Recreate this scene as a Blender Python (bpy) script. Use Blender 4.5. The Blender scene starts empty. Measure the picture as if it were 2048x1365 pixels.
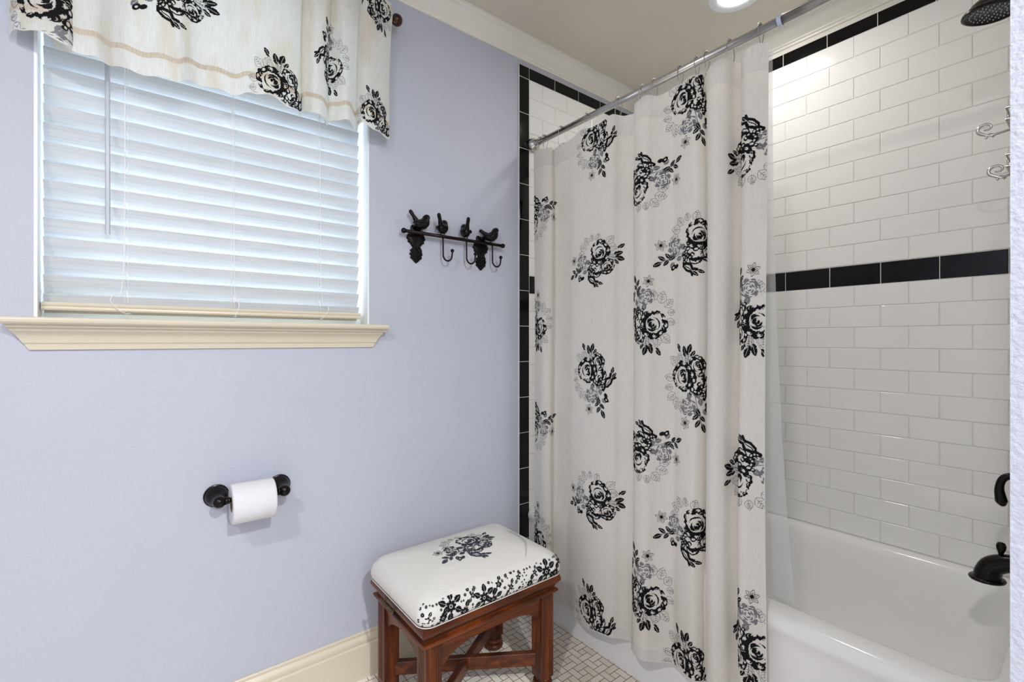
import bpy, math, random
import numpy as np
from mathutils import Vector, Matrix

C = bpy.context.scene.collection
rnd = random.Random(7)
PI = math.pi
CZ = 1.146                      # eye height above the floor

# ------------------------------------------------------------------ camera
cam_d = bpy.data.cameras.new('camera')
cam_d.sensor_width = 36.0
cam_d.lens = 939.0 * 36.0 / 2048.0
cam_d.clip_start = 0.02
cam = bpy.data.objects.new('camera', cam_d)
cam.location = (0, 0, CZ)
cam.rotation_euler = (PI / 2, 0, -math.radians(38.09))
C.objects.link(cam)
bpy.context.scene.camera = cam

# ------------------------------------------------------------------ world
w = bpy.data.worlds.new('sky')
bpy.context.scene.world = w
w.use_nodes = True
bg = w.node_tree.nodes['Background']
bg.inputs[0].default_value = (0.84, 0.93, 1.0, 1)
bg.inputs[1].default_value = 5.0

# ------------------------------------------------------------------ lights
def lamp(name, kind, loc, power, col, size=0.1, rot=(0, 0, 0), **kw):
    d = bpy.data.lights.new(name, kind)
    d.energy = power
    d.color = col
    if kind == 'AREA':
        d.shape = 'DISK'; d.size = size
    else:
        d.shadow_soft_size = size
    for k, v in kw.items():
        setattr(d, k, v)
    o = bpy.data.objects.new(name, d)
    o.location = loc; o.rotation_euler = rot
    C.objects.link(o)
    return o

WARM = (1.0, 0.96, 0.91)
DAY = (0.97, 0.98, 1.0)
lamp('tub_downlight_lamp', 'AREA', (1.735, 0.862, 2.425), 3.6, WARM, 0.15)
lamp('ceiling_lamp_behind', 'AREA', (0.17, -1.2, 2.42), 62.0, DAY, 0.10)
lamp('ceiling_lamp_side', 'AREA', (-0.85, -0.1, 2.42), 24.0, WARM, 0.10)
lamp('fill_lamp', 'POINT', (0.1, -1.7, 1.75), 20.0, (0.98, 0.98, 1.0), 0.12)  # added fill light behind the camera, not a known fixture

sc = bpy.context.scene
sc.view_settings.view_transform = 'Standard'
sc.view_settings.look = 'None'
sc.view_settings.exposure = 0.13
sc.view_settings.gamma = 1.0
sc.view_settings.use_curve_mapping = False
sc.cycles.max_bounces = 10
sc.cycles.diffuse_bounces = 6
sc.cycles.transparent_max_bounces = 12
sc.cycles.caustics_reflective = False
sc.cycles.caustics_refractive = False
sc.cycles.sample_clamp_indirect = 6.0

# ------------------------------------------------------------------ materials
def lin(c):
    return tuple(((v / 255.0) / 12.92 if v <= 10 else (((v / 255.0) + 0.055) / 1.055) ** 2.4) for v in c) + (1.0,)

def newmat(name):
    m = bpy.data.materials.new(name)
    m.use_nodes = True
    nt = m.node_tree
    return m, nt, nt.nodes['Principled BSDF'], nt.nodes['Material Output']

def noise_mix(nt, c1, c2, scale, coords='Object', stretch=(1, 1, 1), detail=4, lo=0.35, hi=0.65):
    tc = nt.nodes.new('ShaderNodeTexCoord')
    mp = nt.nodes.new('ShaderNodeMapping')
    mp.inputs['Scale'].default_value = stretch
    nt.links.new(tc.outputs[coords], mp.inputs[0])
    n = nt.nodes.new('ShaderNodeTexNoise')
    n.inputs['Scale'].default_value = scale
    n.inputs['Detail'].default_value = detail
    nt.links.new(mp.outputs[0], n.inputs['Vector'])
    r = nt.nodes.new('ShaderNodeValToRGB')
    r.color_ramp.elements[0].position = lo; r.color_ramp.elements[0].color = c1
    r.color_ramp.elements[1].position = hi; r.color_ramp.elements[1].color = c2
    nt.links.new(n.outputs['Fac'], r.inputs[0])
    return r.outputs[0], n, mp

def bump(nt, bsdf, height, strength, dist):
    b = nt.nodes.new('ShaderNodeBump')
    b.inputs['Strength'].default_value = strength
    b.inputs['Distance'].default_value = dist
    nt.links.new(height, b.inputs['Height'])
    nt.links.new(b.outputs[0], bsdf.inputs['Normal'])

def simple(name, c, rough=0.5, metal=0.0, var=0.06, scale=8.0, stretch=(1, 1, 1), bstr=0.0, bdist=0.001, bscale=None, coat=0.0, spec=0.5):
    m, nt, b, out = newmat(name)
    c1 = lin(c)
    c0 = tuple(v * (1 - var) for v in c1[:3]) + (1,)
    col, n, mp = noise_mix(nt, c0, c1, scale, stretch=stretch)
    nt.links.new(col, b.inputs['Base Color'])
    b.inputs['Roughness'].default_value = rough
    b.inputs['Metallic'].default_value = metal
    b.inputs['Specular IOR Level'].default_value = spec
    b.inputs['Coat Weight'].default_value = coat
    if bstr:
        n2 = nt.nodes.new('ShaderNodeTexNoise')
        n2.inputs['Scale'].default_value = bscale or scale
        n2.inputs['Detail'].default_value = 3
        nt.links.new(mp.outputs[0], n2.inputs['Vector'])
        bump(nt, b, n2.outputs['Fac'], bstr, bdist)
    return m

def fabric(name, c_lo, c_hi, transl=0.35, rough=0.9, weave=True, tcol=(1, 0.95, 0.86, 1)):
    m, nt, b, out = newmat(name)
    col, n, mp = noise_mix(nt, lin(c_lo), lin(c_hi), 60.0, stretch=(6, 6, 0.6), detail=3, lo=0.3, hi=0.7)
    nt.links.new(col, b.inputs['Base Color'])
    b.inputs['Roughness'].default_value = rough
    b.inputs['Specular IOR Level'].default_value = 0.15
    if weave:
        n2 = nt.nodes.new('ShaderNodeTexNoise')
        n2.inputs['Scale'].default_value = 900.0
        nt.links.new(mp.outputs[0], n2.inputs['Vector'])
        bump(nt, b, n2.outputs['Fac'], 0.25, 0.0006)
    if transl > 0:
        t = nt.nodes.new('ShaderNodeBsdfTranslucent')
        mx = nt.nodes.new('ShaderNodeMix'); mx.data_type = 'RGBA'; mx.blend_type = 'MULTIPLY'
        mx.inputs[0].default_value = 1.0
        nt.links.new(col, mx.inputs[6]); mx.inputs[7].default_value = tcol
        nt.links.new(mx.outputs[2], t.inputs[0])
        ms = nt.nodes.new('ShaderNodeMixShader')
        ms.inputs[0].default_value = transl
        nt.links.new(b.outputs[0], ms.inputs[1]); nt.links.new(t.outputs[0], ms.inputs[2])
        nt.links.new(ms.outputs[0], out.inputs[0])
    return m

M = {}
M['wall'] = simple('lavender_paint', (185, 189, 201), 0.5, var=0.02, scale=3, bstr=0.55, bdist=0.0022, bscale=170, spec=0.4)
M['ceiling'] = simple('ceiling_paint', (216, 210, 196), 0.8, var=0.02, scale=4, bstr=0.3, bdist=0.002, bscale=60)
M['trim'] = simple('white_trim', (232, 229, 219), 0.35, var=0.02)
M['cream'] = simple('cream_trim', (214, 205, 183), 0.3, var=0.03, scale=5)
M['jamb'] = simple('jamb_white', (236, 241, 244), 0.4, var=0.02)
M['white_tile'] = simple('white_glazed_tile', (241, 241, 239), 0.07, var=0.02, scale=2.5, bstr=0.25, bdist=0.0015, bscale=14)
M['black_tile'] = simple('black_glazed_tile', (7, 7, 9), 0.08, var=0.3, scale=3, bstr=0.2, bdist=0.0015, bscale=14, spec=0.3)
M['grout'] = simple('wall_grout', (224, 222, 217), 0.8, var=0.05, scale=30)
M['fgrout'] = simple('floor_grout', (112, 92, 72), 0.9, var=0.25, scale=14)
M['tub'] = simple('white_enamel', (242, 242, 242), 0.12, var=0.01, scale=3, spec=0.5)
M['bronze'] = simple('oil_rubbed_bronze', (26, 19, 17), 0.25, metal=0.6, var=0.4, scale=40, bstr=0.15, bdist=0.0006, bscale=120)
M['finial'] = simple('dark_bronze_finial', (70, 48, 36), 0.28, metal=0.6, var=0.5, scale=30)
M['iron'] = simple('black_cast_iron', (30, 26, 26), 0.35, metal=0.7, var=0.5, scale=120, bstr=0.6, bdist=0.001, bscale=320)
M['iron_rod'] = simple('dark_rod', (36, 24, 20), 0.3, metal=0.7, var=0.3, scale=60)
M['chrome'] = simple('brushed_steel', (205, 202, 200), 0.24, metal=1.0, var=0.1, scale=30)
M['clear'] = simple('clear_band', (205, 212, 232), 0.2, var=0.05)
M['brass'] = simple('aged_brass', (110, 92, 66), 0.3, metal=1.0, var=0.35, scale=60)
M['paper'] = simple('tissue_paper', (220, 220, 223), 0.95, var=0.02, scale=20, bstr=0.35, bdist=0.0015, bscale=45, spec=0.1)
M['card'] = simple('cardboard_core', (150, 128, 104), 0.9, var=0.1)
M['cord'] = simple('white_cord', (240, 240, 240), 0.7, var=0.05)
M['wand'] = simple('grey_wand', (186, 192, 200), 0.25, var=0.08, scale=20)
M['ink'] = simple('black_print', (22, 22, 25), 0.85, var=0.25, scale=220, spec=0.15)
M['ink_grey'] = simple('grey_print', (128, 128, 133), 0.9, var=0.2, scale=220, spec=0.15)
M['ink_navy'] = simple('faded_navy_print', (60, 60, 74), 0.85, var=0.3, scale=200, spec=0.15)
M['curtain'] = fabric('curtain_linen', (235, 233, 228), (242, 240, 236), 0.30)
M['header'] = fabric('curtain_header', (224, 222, 218), (236, 234, 230), 0.24)
M['valance'] = fabric('valance_linen', (232, 227, 216), (241, 238, 231), 0.40, tcol=(0.86, 0.93, 0.98, 1))
def tan_patches(m):  # paints the tan glow of backlight and lining showing through into the cloth colour
    nt = m.node_tree
    b = nt.nodes['Principled BSDF']
    src = b.inputs['Base Color'].links[0].from_socket
    col, n, mp = noise_mix(nt, (1, 1, 1, 1), (0.88, 0.78, 0.62, 1), 5.0, stretch=(3.5, 3.5, 0.8), detail=2, lo=0.50, hi=0.66)
    mx = nt.nodes.new('ShaderNodeMix'); mx.data_type = 'RGBA'; mx.blend_type = 'MULTIPLY'; mx.inputs[0].default_value = 0.55
    nt.links.new(src, mx.inputs[6]); nt.links.new(col, mx.inputs[7])
    for l in list(src.links):
        if l.to_node != mx: nt.links.new(mx.outputs[2], l.to_socket)
tan_patches(M['valance'])
M['hem'] = fabric('valance_hem', (214, 203, 183), (228, 219, 203), 0.3, tcol=(1, 0.93, 0.84, 1))
M['cushion'] = fabric('cushion_cotton', (208, 206, 200), (218, 216, 210), 0.0)
M['patch'] = fabric('cushion_grey_stain', (178, 176, 170), (190, 188, 182), 0.0)  # grey tone of the stain on the cushion top
M['slat'] = None
M['lens'] = None

def slat_mat():
    m, nt, b, out = newmat('white_faux_wood')
    tc = nt.nodes.new('ShaderNodeTexCoord'); mp = nt.nodes.new('ShaderNodeMapping')
    mp.inputs['Scale'].default_value = (5, 60, 420)
    nt.links.new(tc.outputs['Object'], mp.inputs[0])
    n = nt.nodes.new('ShaderNodeTexNoise'); n.inputs['Scale'].default_value = 1.0; n.inputs['Detail'].default_value = 3
    n.inputs['Distortion'].default_value = 0.6
    nt.links.new(mp.outputs[0], n.inputs['Vector'])
    r = nt.nodes.new('ShaderNodeValToRGB')
    r.color_ramp.elements[0].position = 0.36; r.color_ramp.elements[0].color = lin((198, 203, 207))
    r.color_ramp.elements[1].position = 0.5; r.color_ramp.elements[1].color = lin((213, 216, 218))
    nt.links.new(n.outputs['Fac'], r.inputs[0])
    nt.links.new(r.outputs[0], b.inputs['Base Color'])
    b.inputs['Roughness'].default_value = 0.4
    bump(nt, b, n.outputs['Fac'], 0.2, 0.0005)
    t = nt.nodes.new('ShaderNodeBsdfTranslucent'); t.inputs[0].default_value = (0.94, 0.97, 1, 1)
    ms = nt.nodes.new('ShaderNodeMixShader'); ms.inputs[0].default_value = 0.12
    nt.links.new(b.outputs[0], ms.inputs[1]); nt.links.new(t.outputs[0], ms.inputs[2])
    nt.links.new(ms.outputs[0], out.inputs[0])
    return m
M['slat'] = slat_mat()

def emit(name, col, s):
    m, nt, b, out = newmat(name)
    b.inputs['Base Color'].default_value = (0.9, 0.9, 0.9, 1)
    b.inputs['Emission Color'].default_value = col
    b.inputs['Emission Strength'].default_value = s
    return m
M['lens'] = emit('lit_lens', (1, 0.96, 0.88, 1), 6.0)

def thin_clear(name, tint, trans, rough=0.1):
    m, nt, b, out = newmat(name)
    t = nt.nodes.new('ShaderNodeBsdfTransparent'); t.inputs[0].default_value = tint
    b.inputs['Base Color'].default_value = (0.9, 0.92, 0.94, 1); b.inputs['Roughness'].default_value = rough
    ms = nt.nodes.new('ShaderNodeMixShader'); ms.inputs[0].default_value = trans
    nt.links.new(b.outputs[0], ms.inputs[1]); nt.links.new(t.outputs[0], ms.inputs[2])
    nt.links.new(ms.outputs[0], out.inputs[0])
    return m
M['glass'] = thin_clear('window_glass', (0.96, 0.98, 1, 1), 0.93, 0.02)
M['vinyl'] = thin_clear('liner_vinyl', (0.95, 0.96, 0.97, 1), 0.6, 0.35)

def wood(name, axis):
    m, nt, b, out = newmat(name)
    st = {'x': (2, 26, 26), 'y': (26, 2, 26), 'z': (26, 26, 2), 'xy': (6, 6, 26)}[axis]
    tc = nt.nodes.new('ShaderNodeTexCoord'); mp = nt.nodes.new('ShaderNodeMapping')
    mp.inputs['Scale'].default_value = st
    nt.links.new(tc.outputs['Object'], mp.inputs[0])
    n = nt.nodes.new('ShaderNodeTexNoise'); n.inputs['Scale'].default_value = 1.6; n.inputs['Detail'].default_value = 5
    n.inputs['Distortion'].default_value = 0.5
    nt.links.new(mp.outputs[0], n.inputs['Vector'])
    r = nt.nodes.new('ShaderNodeValToRGB')
    e = r.color_ramp.elements
    e[0].position = 0.25; e[0].color = lin((44, 19, 6))
    e[1].position = 0.75; e[1].color = lin((122, 60, 19))
    x = e.new(0.5); x.color = lin((80, 36, 11))
    nt.links.new(n.outputs['Fac'], r.inputs[0])
    nt.links.new(r.outputs[0], b.inputs['Base Color'])
    b.inputs['Roughness'].default_value = 0.36
    b.inputs['Specular IOR Level'].default_value = 0.3
    b.inputs['Coat Weight'].default_value = 0.12
    b.inputs['Coat Roughness'].default_value = 0.15
    bump(nt, b, n.outputs['Fac'], 0.12, 0.0008)
    return m
for ax in ('x', 'y', 'z', 'xy'):
    M['wood_' + ax] = wood('cherry_wood_' + ax, ax)

def floor_tile_mat():
    m, nt, b, out = newmat('floor_mosaic_marble')
    gi = nt.nodes.new('ShaderNodeNewGeometry')
    r = nt.nodes.new('ShaderNodeValToRGB')
    r.color_ramp.elements[0].color = lin((232, 223, 209)); r.color_ramp.elements[1].color = lin((246, 240, 230))
    nt.links.new(gi.outputs['Random Per Island'], r.inputs[0])
    nt.links.new(r.outputs[0], b.inputs['Base Color'])
    b.inputs['Roughness'].default_value = 0.35
    return m
M['floor_tile'] = floor_tile_mat()

# ------------------------------------------------------------------ object helpers
def empty(name, loc, label, cat, group=None):
    o = bpy.data.objects.new(name, None)
    o.location = loc
    o.empty_display_size = 0.05
    C.objects.link(o)
    o['label'] = label; o['category'] = cat
    if group: o['group'] = group
    return o

def root_loc(p):
    l = Vector((0, 0, 0))
    while p is not None:
        l += Vector(p.location); p = p.parent
    return l

def obj(name, verts, faces, mats, parent=None, slots=None, smooth=False, loc=None, angle=None):
    """one mesh object; verts are given in room coordinates"""
    base = root_loc(parent) if parent is not None else Vector(loc or (0, 0, 0))
    me = bpy.data.meshes.new(name)
    v = np.asarray(verts, dtype=float).reshape(-1, 3) - np.array(base)[None, :]
    me.from_pydata(v.tolist(), [], [tuple(int(i) for i in f) for f in faces])
    if not isinstance(mats, (list, tuple)): mats = [mats]
    for m in mats: me.materials.append(m)
    if slots is not None:
        me.polygons.foreach_set('material_index', np.asarray(slots, dtype=np.int32))
    if smooth:
        me.polygons.foreach_set('use_smooth', [True] * len(me.polygons))
    me.validate()
    me.update()
    if angle:
        try: me.set_sharp_from_angle(angle=angle)
        except Exception: pass
    o = bpy.data.objects.new(name, me)
    C.objects.link(o)
    if parent is not None: o.parent = parent
    else: o.location = base
    return o

def struct(o, label=None):
    o['kind'] = 'structure'
    if label: o['label'] = label
    return o

class G:
    """collects geometry for one mesh"""
    def __init__(s): s.v = []; s.f = []; s.m = []
    def add(s, verts, faces, slot=0):
        n = len(s.v)
        s.v.extend([tuple(p) for p in verts])
        for f in faces:
            s.f.append(tuple(i + n for i in f)); s.m.append(slot)
        return s
    def box(s, x0, x1, y0, y1, z0, z1, slot=0):
        v = [(x0, y0, z0), (x1, y0, z0), (x1, y1, z0), (x0, y1, z0), (x0, y0, z1), (x1, y0, z1), (x1, y1, z1), (x0, y1, z1)]
        f = [(0, 3, 2, 1), (4, 5, 6, 7), (0, 1, 5, 4), (1, 2, 6, 5), (2, 3, 7, 6), (3, 0, 4, 7)]
        return s.add(v, f, slot)
    def loft(s, rings, closed=True, cap0=True, cap1=True, slot=0):
        n = len(rings[0]); v = []; f = []
        for r in rings: v.extend(r)
        for i in range(len(rings) - 1):
            for j in range(n if closed else n - 1):
                k = (j + 1) % n
                f.append((i * n + j, i * n + k, (i + 1) * n + k, (i + 1) * n + j))
        if cap0: f.append(tuple(range(n - 1, -1, -1)))
        if cap1: f.append(tuple((len(rings) - 1) * n + j for j in range(n)))
        return s.add(v, f, slot)
    def lathe(s, prof, o, axis=(0, 0, 1), n=24, slot=0, caps=True):
        a = Vector(axis).normalized()
        h = Vector((1, 0, 0)) if abs(a.x) < 0.9 else Vector((0, 1, 0))
        u = a.cross(h).normalized(); w_ = a.cross(u)
        rings = []
        for r, t in prof:
            rings.append([tuple(Vector(o) + a * t + (u * math.cos(2 * PI * k / n) + w_ * math.sin(2 * PI * k / n)) * r) for k in range(n)])
        return s.loft(rings, True, caps, caps, slot)
    def ball(s, o, r, n=16, slot=0, sc=(1, 1, 1), rot=None):
        m_ = n // 2
        rings = []
        for i in range(1, m_):
            ph = PI * i / m_
            ring = []
            for k in range(n):
                p = Vector((math.sin(ph) * math.cos(2 * PI * k / n) * sc[0], math.sin(ph) * math.sin(2 * PI * k / n) * sc[1], math.cos(ph) * sc[2])) * r
                if rot is not None: p = rot @ p
                ring.append(tuple(Vector(o) + p))
            rings.append(ring)
        return s.loft(rings, True, True, True, slot)
    def tube(s, pts, r, n=8, slot=0, closed=False, caps=True):
        P = [Vector(p) for p in pts]
        N = len(P)
        rs = r if isinstance(r, (list, tuple)) else [r] * N
        rings = []
        up = None
        for i in range(N):
            if closed: t = (P[(i + 1) % N] - P[i - 1])
            else: t = P[min(i + 1, N - 1)] - P[max(i - 1, 0)]
            t.normalize()
            if up is None:
                up = Vector((0, 0, 1)) if abs(t.z) < 0.9 else Vector((1, 0, 0))
            u = up - t * up.dot(t)
            if u.length < 1e-5: u = t.orthogonal()
            u.normalize(); w_ = t.cross(u); up = u
            rings.append([tuple(P[i] + (u * math.cos(2 * PI * k / n) + w_ * math.sin(2 * PI * k / n)) * rs[i]) for k in range(n)])
        if closed: rings.append(rings[0])
        return s.loft(rings, True, caps and not closed, caps and not closed, slot)
    def build(s, name, mats, parent=None, smooth=False, loc=None, angle=None):
        return obj(name, s.v, s.f, mats, parent, s.m, smooth, loc, angle)

def crom(pts, n=8, closed=False):
    P = [np.array(p, float) for p in pts]; out = []
    N = len(P)
    rng = range(N) if closed else range(N - 1)
    for i in rng:
        if closed: p0, p1, p2, p3 = P[i - 1], P[i], P[(i + 1) % N], P[(i + 2) % N]
        else: p0, p1, p2, p3 = P[max(i - 1, 0)], P[i], P[i + 1], P[min(i + 2, N - 1)]
        for k in range(n):
            t = k / n
            out.append(0.5 * ((2 * p1) + (-p0 + p2) * t + (2 * p0 - 5 * p1 + 4 * p2 - p3) * t * t + (-p0 + 3 * p1 - 3 * p2 + p3) * t ** 3))
    if not closed: out.append(P[-1])
    return out

def rrect(x0, x1, y0, y1, r, z, n=8):
    pts = []
    for cx, cy, a0 in ((x1 - r, y0 + r, -PI / 2), (x1 - r, y1 - r, 0), (x0 + r, y1 - r, PI / 2), (x0 + r, y0 + r, PI)):
        for k in range(n + 1):
            a = a0 + PI / 2 * k / n
            pts.append((cx + r * math.cos(a), cy + r * math.sin(a), z))
    return pts

def weighted(o):
    md = o.modifiers.new('bevel', 'BEVEL'); md.width = 0.0015; md.segments = 2; md.limit_method = 'ANGLE'
    return o

# ------------------------------------------------------------------ the room
WY, WX, FY, CH = 1.579, 2.10, 0.062, 2.438          # window wall, tub long wall, faucet wall, ceiling
LX, BY = -1.35, -2.1
OX0, OX1, OZ0, OZ1 = -0.206, 0.611, 1.190, 2.17     # window opening

g = G()
g.box(LX - .1, OX0, WY, WY + .14, 0, CH).box(OX1, WX + .12, WY, WY + .14, 0, CH)
g.box(OX0, OX1, WY, WY + .14, 0, OZ0).box(OX0, OX1, WY, WY + .14, OZ1, CH)
wall_back = struct(g.build('wall_back', M['wall']), 'lavender painted wall holding the window')
wall_right = struct(G().box(WX + .008, WX + .12, -.1, WY, 0, CH).build('wall_right', M['trim']), 'long wall behind the bathtub')
struct(G().box(LX - .1, LX, BY - .1, WY, 0, CH).build('wall_left', M['wall']))
struct(G().box(LX, .66, BY - .1, BY, 0, CH).build('wall_behind', M['wall']))
g = G()
g.add([(.6535, FY - .002, 0), (.6615, FY - .002, CH), (WX + .008, FY - .002, CH), (WX + .008, FY - .002, 0),
       (.6535, BY - .1, 0), (.6615, BY - .1, CH), (WX + .008, BY - .1, CH), (WX + .008, BY - .1, 0)],
      [(0, 1, 2, 3), (4, 7, 6, 5), (0, 4, 5, 1), (3, 2, 6, 7), (1, 5, 6, 2), (0, 3, 7, 4)])
wall_near = struct(g.build('wall_near', M['wall']), 'lavender wall end at the right edge beside the tub')
struct(G().box(LX - .1, WX + .12, BY - .1, WY + .14, CH, CH + .1).build('ceiling', M['ceiling']))

# floor with pinwheel marble mosaic
g = G()
g.box(LX - .1, WX + .12, BY - .1, WY + .14, -.1, -.0004, 0)
U = .0254; gp = .0011
def ftile(x, y, a, b):
    x1, y1 = x + a * U - gp, y + b * U - gp
    if x + gp > 1.33 or y > WY: return
    x1 = min(x1, 1.33); y1 = min(y1, WY)
    g.add([(x + gp, y + gp, 0), (x1, y + gp, 0), (x1, y1, 0), (x + gp, y1, 0)], [(0, 1, 2, 3)], 1)
for i in range(-10, 20):
    for j in range(-6, 22):
        X0, Y0 = i * 3 * U + .013, j * 3 * U + .02
        ftile(X0, Y0, 2, 1); ftile(X0 + 2 * U, Y0, 1, 2); ftile(X0 + U, Y0 + 2 * U, 2, 1); ftile(X0, Y0 + U, 1, 2); ftile(X0 + U, Y0 + U, 1, 1)
struct(g.build('floor', [M['fgrout'], M['floor_tile']]), 'pinwheel mosaic floor of small pale marble tiles')

# glazed wall tiles ------------------------------------------------
RP, BW = .0782, .1604
BAND0 = CZ + .2075                                     # underside of the black band
def tile_face(g, P, a0, a1, z0, z1, slot, gr=.0009, bev=.0020, dep=.0024):
    """P(a,z,depth) places a tile with pillowed edges"""
    a0 += gr; a1 -= gr; z0 += gr; z1 -= gr
    if a1 - a0 < .004 or z1 - z0 < .004: return
    e = bev
    tl = [rnd.uniform(-.00022, .00022) for _ in range(2)]
    v = [P(a0, z0, dep), P(a1, z0, dep), P(a1, z1, dep), P(a0, z1, dep),
         P(a0 + e * .3, z0 + e * .3, .0011), P(a1 - e * .3, z0 + e * .3, .0011), P(a1 - e * .3, z1 - e * .3, .0011), P(a0 + e * .3, z1 - e * .3, .0011),
         P(a0 + e, z0 + e, 0 + tl[0]), P(a1 - e, z0 + e, 0 + tl[1]), P(a1 - e, z1 - e, 0 - tl[0]), P(a0 + e, z1 - e, 0 - tl[1])]
    f = [(8, 9, 10, 11)]
    for b in (0, 4):
        for k in range(4):
            f.append((b + k, b + (k + 1) % 4, b + 4 + (k + 1) % 4, b + 4 + k))
    g.add(v, f, slot)
def rows():
    out = []
    z = BAND0; k = 0
    while z > .38: z -= RP; k -= 1
    while z < BAND0 + RP * 12 - .001:
        out.append((k, z)); z += RP; k += 1
    return out
ZT = BAND0 + 12 * RP                                    # top of the white field
TL = .052
# long wall
g = G()
PR = lambda a, z, d: (WX + d, a, z)
g.add([(WX + .0018, FY, .36), (WX + .0018, WY, .36), (WX + .0018, WY, ZT + TL), (WX + .0018, FY, ZT + TL)], [(0, 3, 2, 1)], 2)
g.box(WX + .001, WX + .009, FY, WY, ZT + TL, ZT + TL + .002, 0)
for k, z in rows():
    off = 0 if k % 2 == 0 else BW / 2
    y = .836 + off - 6 * BW
    while y < WY:
        a0, a1 = max(y, FY), min(y + BW, WY)
        if a1 > a0: tile_face(g, PR, a0, a1, z, z + RP, 1 if k == 0 else 0)
        y += BW
y = .845 - 6 * BW
while y < WY:
    a0, a1 = max(y, FY), min(y + BW, WY)
    if a1 > a0: tile_face(g, PR, a0, a1, ZT, ZT + TL, 1)
    y += BW
struct(g.build('tile_surround', [M['white_tile'], M['black_tile'], M['grout']], wall_right, angle=.5))
# window wall
g = G()
TY = WY - .007
PB = lambda a, z, d: (a, TY + d, z)
g.add([(1.272, TY + .0018, 0), (WX, TY + .0018, 0), (WX, TY + .0018, ZT + TL), (1.272, TY + .0018, ZT + TL)], [(0, 1, 2, 3)], 2)
g.box(1.2705, 1.2735, TY + .0008, WY, 0, ZT + TL, 2)
for k, z in rows() + [(-j - 1, BAND0 - (j + 1) * RP) for j in range(13, 18)]:
    if z < -.02: continue
    off = 0 if k % 2 == 0 else .0772
    x = 1.329 - .1544 + off
    while x < WX:
        a0, a1 = max(x, 1.329), min(x + .1544, WX)
        if a1 > a0: tile_face(g, PB, a0, a1, max(z, 0), z + RP, 1 if k == 0 else 0)
        x += .1544
x = 1.329
while x < WX:
    tile_face(g, PB, x, min(x + .1544, WX), ZT, ZT + TL, 1); x += .1544
z = ZT; tile_face(g, PB, 1.273, 1.329, ZT, ZT + TL, 1)
while z > 0:
    tile_face(g, PB, 1.273, 1.329, max(z - .1544, 0), z, 1); z -= .1544
struct(g.build('tile_surround', [M['white_tile'], M['black_tile'], M['grout']], wall_back, angle=.5))
# faucet wall
g = G()
PF = lambda a, z, d: (a, FY - d + .006, z)
g.add([(1.272, FY + .0042, .36), (WX, FY + .0042, .36), (WX, FY + .0042, ZT + TL), (1.272, FY + .0042, ZT + TL)], [(0, 3, 2, 1)], 2)
for k, z in rows():
    off = 0 if k % 2 == 0 else .0772
    x = 1.329 - .1544 + off
    while x < WX:
        a0, a1 = max(x, 1.329), min(x + .1544, WX)
        if a1 > a0: tile_face(g, PF, a0, a1, z, z + RP, 1 if k == 0 else 0)
        x += .1544
struct(g.build('tile_surround', [M['white_tile'], M['black_tile'], M['grout']], wall_near, angle=.5))

# crown moulding
CP = [(0, -.072), (.006, -.072), (.007, -.064), (.012, -.060), (.013, -.056), (.018, -.050), (.028, -.044), (.038, -.034), (.046, -.022), (.050, -.014), (.055, -.012), (.058, -.010), (.060, -.004), (.068, -.003), (.068, 0), (0, 0)]
g = G().loft([[(x, WY - a, CH + b) for a, b in CP] for x in (LX, WX)])
struct(g.build('trim_1', M['trim'], angle=.4), 'white crown moulding above the window wall')
g = G().loft([[(WX + .008 - a, y, CH + b) for a, b in CP] for y in (FY, WY)])
struct(g.build('trim_2', M['trim'], angle=.4), 'white crown moulding above the bathtub wall')
BP = [(0, 0), (.017, 0), (.017, .112), (.0145, .116), (.012, .117), (.014, .121), (.014, .131), (.0125, .134), (.009, .138), (.006, .142), (.0075, .145), (.0075, .151), (.005, .154), (0, .154)]
g = G().loft([[(x, WY - a, b) for a, b in BP] for x in (LX, 1.270)])
struct(g.build('baseboard_back', M['cream'], angle=.5), 'cream baseboard along the lavender window wall')

# ------------------------------------------------------------------ window
win = empty('window_1', (OX0, WY, OZ0), 'window with white jambs and cream sill in the lavender wall', 'window')
del win['category']; win['kind'] = 'structure'
g = G()
J = .006
g.box(OX0, OX0 + J, WY - .001, WY + .14, OZ0, OZ1).box(OX1 - J, OX1, WY - .001, WY + .14, OZ0, OZ1)
g.box(OX0 + J, OX1 - J, WY - .001, WY + .14, OZ1 - J, OZ1)
g.build('window_jamb', M['jamb'], win)
g = G()
fy0, fy1 = WY + .095, WY + .125
fa, fb = OX0 + .05, OX1 - .05
for a in ((OX0 + J, fa, OZ0 + .013, OZ1 - J), (fb, OX1 - J, OZ0 + .013, OZ1 - J), (fa, fb, OZ0 + .013, OZ0 + .05), (fa, fb, OZ1 - .05, OZ1 - J), (fa, fb, 1.66, 1.70)):
    g.box(a[0], a[1], fy0, fy1, a[2], a[3])
g.build('window_frame', M['jamb'], win)
G().box(OX0 + .05, OX1 - .05, fy0 + .012, fy0 + .016, OZ0 + .05, OZ1 - .05).build('pane', M['glass'], win)
# sill with moulded apron and mitred ends
SP = [(.000, -.021), (.006, -.021), (.0075, -.008), (.011, -.004), (.013, .006), (.018, .017), (.026, .024), (.028, .030), (.037, .032), (.038, .038), (.050, .040), (.054, .044), (.055, .049), (.053, .054), (.049, .056), (0, .056)]
def ringx(xa, out):
    return [(xa + out * .038 * min(max((b + .018) / .058, 0), 1), WY - a, CZ + b) for a, b in SP]
g = G().loft([ringx(-.214, -1), ringx(.622, 1)])
g.box(OX0 + J, OX1 - J, WY - .01, WY + .14, OZ0 - .012, CZ + .0555)
g.build('window_sill', M['cream'], win, angle=.5)

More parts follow.
